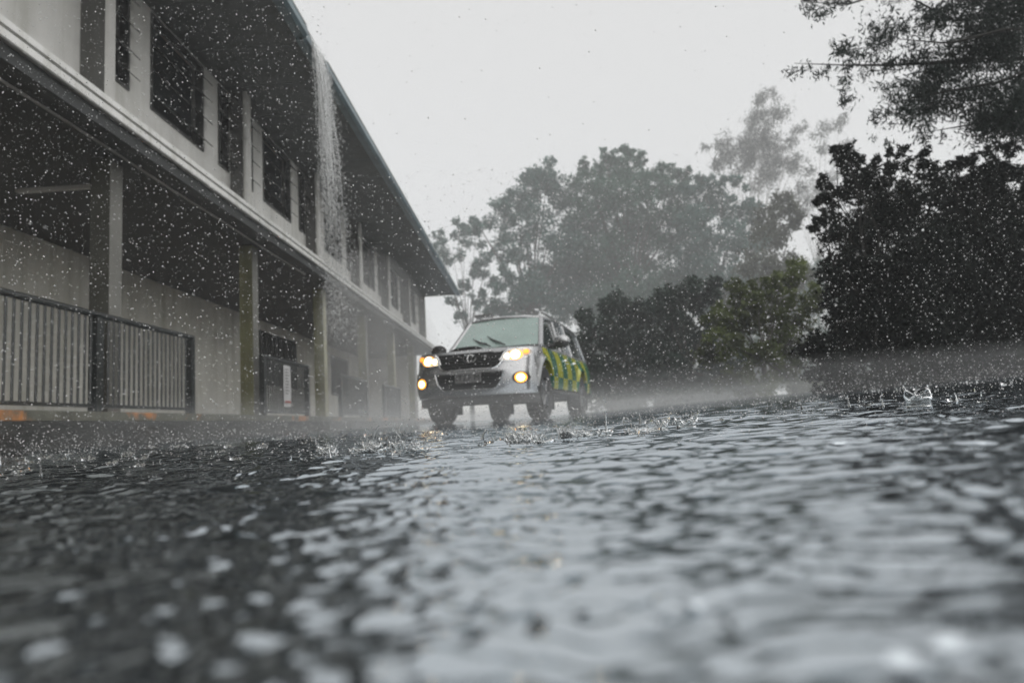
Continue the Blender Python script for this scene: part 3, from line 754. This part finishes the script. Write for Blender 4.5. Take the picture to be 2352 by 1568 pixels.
tree('broadleaf_tree', 'lower flat topped tree on the right shoulder of the tallest tree', 'tree', 71,
     [(1618,420,28),(1660,412,25),(1700,424,24),(1640,468,42),(1708,470,34),(1600,515,42),(1670,540,48),(1640,610,50),(1738,490,28),(1722,560,42),(1690,640,45),(1610,680,45),(1598,575,44),(1592,640,46),(1660,480,40),(1590,430,34),(1585,500,40),(1750,540,30)],
     .36, 5.8, 'leaf_a', 1660, .3, seed=13, back=.5, spread=.15)
tree('broadleaf_tree', 'pale sparse tree beside the far end of the roof', 'tree', 85,
     [(1012,545,24),(1050,525,28),(1090,548,30),(1040,582,30),(1082,610,26),(1120,600,26),(1012,590,20),(1062,650,20),(1100,680,22),(1035,690,16),(1058,720,18),(1130,655,22)],
     .40, 4.2, 'leaf_a', 1085, .25, seed=14)
tree('eucalyptus_tree', 'tall pale thin leaved eucalyptus standing behind the broad trees', 'tree', 98,
     [(1765,222,24),(1738,268,26),(1800,262,24),(1770,308,30),(1660,318,20),(1622,335,13),(1700,338,24),(1820,328,20),(1720,378,24),(1655,368,13),(1800,378,24),(1768,262,26),(1838,290,14),(1745,310,30),(1720,345,26),(1780,345,30),(1760,395,30),(1700,390,24),(1740,230,20),(1680,350,24),(1830,370,22)],
     .50, 6.5, 'leaf_e', 1750, .20, 'bark_pale', droop=.9, narrow=.22, seed=15, shell=.2, spread=.3)
tree('eucalyptus_tree', 'faint wispy eucalyptus between the tall pale one and the dark bush', 'tree', 92,
     [(1900,290,20),(1932,272,18),(1885,340,20),(1922,360,20),(1858,392,20),(1840,430,26),(1900,415,24),(1945,330,16),(1870,460,26)],
     .48, 5.0, 'leaf_e', 1890, .16, 'bark_pale', droop=.9, narrow=.22, seed=16, shell=.2, spread=.3)
tree('shade_tree', 'grey green tree filling the gap left of the dark bush', 'tree', 50,
     [(1800,468,38),(1768,540,46),(1825,500,26),(1742,610,45),(1800,615,44),(1758,690,50),(1690,700,45),(1840,640,34)],
     .25, 6.5, 'leaf_c', 1775, .2, seed=17)
tree('bush', 'low dark undergrowth bush directly right of the truck', 'bush', 24,
     [(1365,770,44),(1420,790,50),(1480,790,50),(1365,840,42),(1430,860,40),(1500,865,40),(1320,790,36),(1460,720,40),(1380,905,42),(1460,915,42),(1330,880,40),(1415,700,36),(1500,715,36),(1345,735,30)],
     .15, 8, 'leaf_h', 1420, .1, seed=18, shell=.3)
tree('bush', 'dark undergrowth bush between the truck side bush and the olive shrub', 'bush', 22,
     [(1545,785,52),(1610,775,48),(1560,860,45),(1630,865,45),(1560,715,40),(1620,705,38),(1680,850,40),(1520,840,40),(1550,905,42),(1640,900,42),(1700,890,40),(1530,690,40),(1585,660,34),(1650,665,34)],
     .14, 8, 'leaf_h', 1590, .1, seed=19, shell=.3)
tree('shrub', 'shrub with olive green leaf patches in front of the dark bush', 'shrub', 15,
     [(1702,655,30),(1740,690,42),(1790,650,34),(1830,622,34),(1850,690,46),(1780,740,48),(1700,740,42),(1840,780,52),(1655,722,30),(1662,790,42),(1740,810,48),(1810,850,40),(1700,860,36),(1760,885,40),(1850,890,40),(1680,885,36)],
     .11, 8, 'leaf_g', 1760, .07, seed=20, shell=.3)
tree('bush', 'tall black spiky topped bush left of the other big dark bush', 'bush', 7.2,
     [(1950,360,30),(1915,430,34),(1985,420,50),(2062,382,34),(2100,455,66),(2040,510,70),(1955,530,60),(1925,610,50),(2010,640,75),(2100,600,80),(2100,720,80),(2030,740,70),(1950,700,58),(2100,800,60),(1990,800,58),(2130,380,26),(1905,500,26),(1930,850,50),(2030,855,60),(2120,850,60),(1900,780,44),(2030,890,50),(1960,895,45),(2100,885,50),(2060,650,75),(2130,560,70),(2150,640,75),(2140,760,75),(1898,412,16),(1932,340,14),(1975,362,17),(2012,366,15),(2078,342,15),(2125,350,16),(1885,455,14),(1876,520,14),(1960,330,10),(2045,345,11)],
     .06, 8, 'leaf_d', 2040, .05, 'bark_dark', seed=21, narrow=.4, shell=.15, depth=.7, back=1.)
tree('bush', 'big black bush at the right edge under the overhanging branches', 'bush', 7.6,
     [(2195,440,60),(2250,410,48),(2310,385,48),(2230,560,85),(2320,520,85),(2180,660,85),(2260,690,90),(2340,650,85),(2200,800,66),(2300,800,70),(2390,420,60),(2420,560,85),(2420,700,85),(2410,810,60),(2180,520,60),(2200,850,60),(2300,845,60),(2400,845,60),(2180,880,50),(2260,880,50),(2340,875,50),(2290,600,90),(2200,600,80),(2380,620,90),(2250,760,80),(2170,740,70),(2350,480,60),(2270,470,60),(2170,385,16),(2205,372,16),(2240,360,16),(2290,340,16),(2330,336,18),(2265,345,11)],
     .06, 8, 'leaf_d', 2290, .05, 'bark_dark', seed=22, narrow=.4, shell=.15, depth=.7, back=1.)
# overhanging tree: trunk right of the frame, long branches reaching in
for k, (nm, pp) in enumerate((('rounded grey tree far behind the truck roof', [(1350,700,60),(1420,640,60),(1390,800,70),(1330,850,60)]),
                            ('grey tree far behind the undergrowth bushes', [(1500,690,65),(1570,640,60),(1530,800,75),(1480,870,60)]),
                            ('grey tree far behind the olive shrub', [(1660,700,65),(1720,640,55),(1690,800,75),(1640,870,60),(1750,860,60)]),
                            ('grey tree far behind the black spiky bush', [(1830,690,60),(1890,640,60),(1870,800,75),(1950,840,70),(1990,620,60)]),
                            ('grey tree far behind the big black bush', [(2090,640,75),(2180,600,70),(2130,800,80),(2250,780,80),(2330,700,80)]))):
    tree('background_tree', nm, 'tree', 84+2*k, pp, .34, 6, 'leaf_b', pp[2][0], .3, seed=40+k, shell=.2)
def overhang():
    Yd = 7.4; b = at(2760, 900, Yd); b.z = float(zg(b.x, b.y))-.1
    root = empty('casuarina_tree', b, 'dark feathery tree whose branches hang in from the upper right corner', 'tree')
    P = lambda px, py, dy=0: at(px, py, Yd+dy) - b
    mb = MB(); tk = [(0, 0, -.1), tuple(P(2740, 500)), tuple(P(2700, 150)), tuple(P(2640, -200)), tuple(P(2600, -500))]
    mb.tube(tk, [.16, .14, .12, .09, .05], 9); mb.build('trunk', M['bark_dark'], root, 60)
    br = [[(2700,150,0),(2352,236,0),(2240,285,-.1),(2150,300,-.2)], [(2690,100,0),(2450,130,.1),(2173,143,.1),(2050,150,.1),(1940,150,.1),(1825,146,.1)],
          [(2660,-100,0),(2400,20,.2),(2191,48,.3),(2100,0,.3),(2020,-60,.3)], [(2700,160,0),(2400,150,-.3),(2290,190,-.4),(2120,220,-.4),(2060,235,-.4)],
          [(2680,40,0),(2420,60,-.5),(2300,70,-.6),(2180,100,-.6),(2060,90,-.6)], [(2640,-200,0),(2300,-120,.1),(2100,-40,.2),(1950,10,.2),(1850,5,.2)],
          [(2700,160,0),(2480,260,.4),(2380,300,.4),(2250,320,.4)]]
    mb = MB(); rr = random.Random(5)
    for k, bb in enumerate(br):
        pp = [P(*q) for q in bb]; n = len(pp)
        mb.tube([tuple(p) for p in pp], [(.034*(1-i/(n-1))**1.2+.003) for i in range(n)], 6)
    mb.build('branch', M['bark_dark'], root, 60)
    cl = []
    R = [(2246,73,2360,293,26,30),(2360,-40,2480,320,16,34),(2045,195,2246,270,20,22),(2026,-20,2352,128,34,22),(1843,-10,1971,45,9,12),(1905,100,1990,160,10,13),
         (1925,160,1971,236,7,9),(2008,256,2063,330,7,11),(2110,280,2170,340,5,11),(2230,260,2352,320,9,13),(2380,-330,2850,260,44,52),(2120,-380,2420,-50,26,42),(1815,138,1905,170,6,9),(1990,140,2110,200,8,13),(2120,120,2250,210,14,20)]
    for x0, y0, x1, y1, n, rp in R:
        for _ in range(n):
            p = at(rr.uniform(x0, x1), rr.uniform(y0, y1), Yd+rr.uniform(-.5, .5)) - b
            cl.append((p.x, p.y, p.z, rp*rr.uniform(.9, 2.0)/F_PX*Yd))
    V, Fq = leaves(cl, .065, 4.6, .8, .22, .1, 33, .40)
    link('crown', np_mesh('crown', V, Fq), M['leaf_f'], root)
overhang()

# ------------------------------------------------------------------ falling water from the broken roof gutter
sp = empty('falling_water', (XE+.1, 10.4, ZE), 'white stream of rainwater spilling off the roof gutter', 'falling water')
r_ = random.Random(3); mb = MB()
def fall(y0, vx, vy, t, j=0.): return Vector((.02+vx*t, y0-10.4+vy*t, -.02-.5*9.81*t*t))
for i in range(120):
    y0 = 10.3+r_.gauss(0, .16); y0 = min(10.9, max(9.98, y0)); vx, vy = abs(r_.gauss(.18, .14)), r_.gauss(.22, .14); T_ = r_.uniform(.22, .80)
    pts = []; rad = []; wob = r_.uniform(.004, .02); w1, w2 = r_.uniform(8, 22), r_.uniform(0, 6)
    for k in range(14):
        t = T_*k/13; p = fall(y0, vx, vy, t); p += Vector((sin(w1*t+w2), cos(w1*1.3*t+w2), 0))*wob*k/13*2
        pts.append(tuple(p)); rad.append(.0085*r_.uniform(.4, 1.3)*(1-.75*k/13))
    mb.tube(pts, rad, 5)
mb.build('stream', M['stream'], sp, 80)
def icos():
    t = (1+5**.5)/2
    v = np.array([(-1,t,0),(1,t,0),(-1,-t,0),(1,-t,0),(0,-1,t),(0,1,t),(0,-1,-t),(0,1,-t),(t,0,-1),(t,0,1),(-t,0,-1),(-t,0,1)], float); v /= np.linalg.norm(v[0])
    f = np.array([(0,11,5),(0,5,1),(0,1,7),(0,7,10),(0,10,11),(1,5,9),(5,11,4),(11,10,2),(10,7,6),(7,1,8),(3,9,4),(3,4,2),(3,2,6),(3,6,8),(3,8,9),(4,9,5),(2,4,11),(6,2,10),(8,6,7),(9,8,1)])
    return v, f
IV, IF = icos()
def drops(name, C, r, stretch=None):
    n = len(C); s = np.repeat(r[:, None], 3, 1)
    if stretch is not None: s[:, 2] *= stretch
    V = (C[:, None, :] + IV[None]*s[:, None, :]).reshape(-1, 3)
    Fq = (IF[None] + 12*np.arange(n)[:, None, None]).reshape(-1, 3)
    return np_mesh(name, V, Fq, True)
n = 12000
t = .22 + .75*rng.random(n)**.9; vx = np.abs(rng.normal(.18, .17, n)); vy = rng.normal(.25, .2, n)
Cc = np.stack([.02+vx*t+rng.normal(0, .02, n), rng.normal(10.3, .16, n)-10.4+vy*t, -.5*9.81*t*t+rng.normal(0, .10, n)], -1)
Cc = Cc[Cc[:, 2] > -5.6]
link('spray_droplet', drops('spray_droplet', Cc, .0018+.0035*rng.random(len(Cc))**2, rng.uniform(1.5, 6, len(Cc))), M['stream'], sp)['kind'] = 'stuff'
for c, sc_, lab in (((-3.3, 17.5, 1.5), (.8, 6.6, 2.7), 'long pale veil of fine spray along the verandah edge'), ((-3.25, 13.5, 1.2), (.55, 2.6, 2.3), 'denser puff of spray below the spilling gutter')):
    mb = MB(); mb.ball((0, 0, 0), 1, 24, 16, sc_); o = mb.build('spray', volume('spray_air', SPRAY), solid=True); o.location = c
    tag(o, lab, 'spray', kind='stuff')

# ------------------------------------------------------------------ rain and splashes
n = 110000
d = (.45**2.2 + (4.6**2.2-.45**2.2)*rng.random(n))**(1/2.2)
a = rng.uniform(-1.25, 1.25, n); e = -.30+1.25*rng.random(n)**1.35
C = np.stack([a*d*1.0, d, .045 + e*d], -1)
keep = (e < .38) | (a < -.28) | (rng.random(n) < .10)                 # high drops thinned so few stand against the open sky
C = C[(C[:, 2] > zg(C[:, 0], C[:, 1])+.004) & keep]
rad = .00042 + .0013*rng.random(len(C))**4; rad = rad*np.clip(C[:, 1]/1.3, .55, 2.3)
o = link('rain', drops('rain', C, rad, 1+.25*rng.random(len(C))), M['drop']); tag(o, 'falling raindrops all through the air', 'rain', kind='stuff')
# low bounce of drops near the ground
n = 9000
d = .7 + 5.5*rng.random(n)**1.2; a = rng.uniform(-1.1, 1.1, n); x = a*d
C = np.stack([x, d, zg(x, d) + rng.exponential(.022, n)*np.clip(d/1.3, .6, 3)], -1)
o = link('splash_droplets', drops('splash_droplets', C, (.0005+.0009*rng.random(n)**2)*np.clip(d/1.3, .6, 2.5)), M['drop'])
tag(o, 'tiny droplets bouncing off the flooded ground', 'droplets', kind='stuff')

def strand(mb, p, v, T_, r0, rr):
    pts = []; rad = []
    for k in range(7):
        t = T_*k/6; q = Vector(p)+Vector(v)*t+Vector((0, 0, -4.9*t*t)); pts.append(tuple(q)); rad.append(r0*(1-.6*k/6)*rr.uniform(.7, 1.3))
    mb.tube(pts, rad, 6); mb.ball(pts[-1], r0*rr.uniform(1.0, 1.6), 7, 5)
    for _ in range(rr.randint(1, 4)):
        q = Vector(pts[-1])+Vector(v)*rr.uniform(.1, .5)*T_+Vector((rr.gauss(0, .004), rr.gauss(0, .004), rr.uniform(-.004, .012))); mb.ball(q, r0*rr.uniform(.4, 1.1), 6, 5)
def crown(mb, c, r, h, rr, ns=9, thick=.0012, lean=.25, even=False):
    N = 72; ph = rr.random()*6
    def top(th): return h*(.45+.30*abs(sin(ns*th/2+ph))**4*rr.uniform(.9, 1.0)+.22*(.5+.5*sin(2*th+ph))+.1*sin(5*th+ph*2))
    if even: top = lambda th: h*(.62+.10*sin(2*th+ph)+.06*sin(5*th+2*ph)+.34*max(0, cos(th-pi))**10+.28*max(0, cos(th-.25))**10)
    T_ = [top(2*pi*k/N) for k in range(N)]; T_.append(T_[0])
    def f(side): return lambda k, t: (c[0]+(r*(1+lean*t*t)+side*thick*(1-.6*t))*cos(2*pi*k/N), c[1]+(r*(1+lean*t*t)+side*thick*(1-.6*t))*sin(2*pi*k/N), c[2]-.003+T_[int(k)]*t)
    mb.grid(f(1), range(N+1), [0, .15, .3, .5, .7, .85, 1.0]); mb.grid(f(-1), range(N+1), [0, .15, .3, .5, .7, .85, 1.0], True)
    mb.grid(lambda k, t: f(1-2*t)(k, 1.0), range(N+1), [0, 1], True)
    mb.tube([f(0)(k, 1.0) for k in range(N+1)], [.0013+.0007*abs(sin(ns*pi*k/N+ph)) for k in range(N+1)], 6)
    mb.tube([(c[0]+r*1.02*cos(2*pi*k/24), c[1]+r*1.02*sin(2*pi*k/24), c[2]) for k in range(25)], .0022, 6)
    for k in range(ns):
        th = 2*pi*(k+.3*rr.random())/ns; i = int(th/(2*pi)*N) % N
        p = f(0)(i, 1.0); strand(mb, p, (cos(th)*.12, sin(th)*.12, rr.uniform(.15, .45)), .03, .0012, rr)
def splash(label, px, py, Yd, fn, seed):
    rr = random.Random(seed); p = at(px, py, Yd); z = float(zg(p.x, p.y))
    root_loc = (p.x, p.y, z+.001); mb = MB(); fn(mb, rr)
    o = mb.build('splash', M['splash'], None, 60); o.location = root_loc
    return tag(o, label, 'splash', 'splashes on the flooded ground')
def ragged(width, h, n):
    def f(mb, rr):
        for _ in range(n):
            x = rr.uniform(-.5, .5)*width; sp_ = sqrt(2*9.81*h*rr.random()**1.6)
            strand(mb, (x, rr.uniform(-.015, .015), -.002), (rr.gauss(0, .16), rr.gauss(0, .16), sp_), sp_/9.81*rr.uniform(.45, 1.0), rr.uniform(.0008, .0018), rr)
        for _ in range(max(3, int(width/.012))):
            x = rr.uniform(-.5, .5)*width; crown(mb, (x, rr.uniform(-.012, .012), 0), rr.uniform(.005, .017), rr.uniform(.006, .024), rr, 7, .0008)
        for _ in range(n*2):
            mb.ball((rr.uniform(-.6, .6)*width, rr.uniform(-.03, .03), rr.random()**1.5*h*1.25), rr.uniform(.0006, .0016), 6, 5)
    return f
splash('round cup shaped crown splash alone on the dark water at right', 2110, 930, 1.30, lambda mb, rr: crown(mb, (0, 0, 0), .019, .034, rr, 6, even=True, lean=.12), 1)
splash('widest ragged splash with curling strands, in front of the building door', 900, 1010, 1.32, ragged(.13, .055, 30), 2)
splash('low dark splash left of the widest ragged one', 745, 1030, 1.32, ragged(.055, .022, 14), 3)
splash('row of broken little crowns below the truck front wheel', 1215, 995, 1.36, ragged(.075, .035, 20), 4)
splash('spiky splash right of the row of broken crowns', 1322, 985, 1.38, ragged(.07, .035, 20), 5)
splash('single thin upright jet of water with a round bead on top', 1388, 975, 1.38, lambda mb, rr: ([strand(mb, (rr.uniform(-.006, .006), 0, 0), (.05*k, 0, .95), .085, .0019, rr) for k in (0, .6)], crown(mb, (0, 0, 0), .012, .015, rr, 6, .0008)), 6)
splash('small flat splash right of the thin upright jet', 1497, 972, 1.40, ragged(.05, .022, 12), 7)
splash('small clear ring shaped splash in the bright water', 1575, 962, 1.42, lambda mb, rr: crown(mb, (0, 0, 0), .018, .022, rr, 8), 8)
# the countless little ones
mb = MB(); rr = random.Random(77)
for i in range(250):
    Yd = 1.15+3.2*rr.random()**1.2; x = rr.uniform(-.95, .95)*Yd; c = (x, Yd, float(zg(x, Yd))); s = rr.uniform(.6, 1.5)*(1 if Yd < 1.7 else 1.5)
    if rr.random() < .6:
        N = 14; r = .007*s; H = [rr.uniform(.15, 1)*.007*s for _ in range(N)]; H.append(H[0])
        mb.grid(lambda k, t: (c[0]+r*(1+.25*t)*cos(2*pi*k/N), c[1]+r*(1+.25*t)*sin(2*pi*k/N), c[2]-.001+H[k]*t), range(N+1), [0, .5, 1])
        for k in range(0, N, 3): mb.ball((c[0]+r*1.35*cos(2*pi*k/N), c[1]+r*1.35*sin(2*pi*k/N), c[2]+H[k]*1.3), .0009*s, 5, 4)
    else:
        h = .009*s*rr.uniform(.4, 1.4); lx = rr.gauss(0, .3)*h
        mb.tube([c, (c[0]+lx*.4, c[1], c[2]+h*.6), (c[0]+lx, c[1], c[2]+h)], [.0022*s, .0011*s, .0008*s], 5); mb.ball((c[0]+lx*1.1, c[1], c[2]+h*1.12), .0014*s, 6, 5)
o = mb.build('rain_splashes', M['splash'], None, 60); tag(o, 'countless small rain splashes across the flooded yard', 'splashes', kind='stuff')

# ------------------------------------------------------------------ render settings
scene.render.engine = 'CYCLES'
cy = scene.cycles
cy.use_denoising = True; cy.max_bounces = 8; cy.volume_bounces = 1; cy.transmission_bounces = 6; cy.transparent_max_bounces = 6
cy.sample_clamp_indirect = 6; cy.caustics_refractive = False; cy.caustics_reflective = False
scene.view_settings.view_transform = 'Standard'; scene.view_settings.look = 'None'
scene.view_settings.exposure = .3; scene.view_settings.gamma = 1
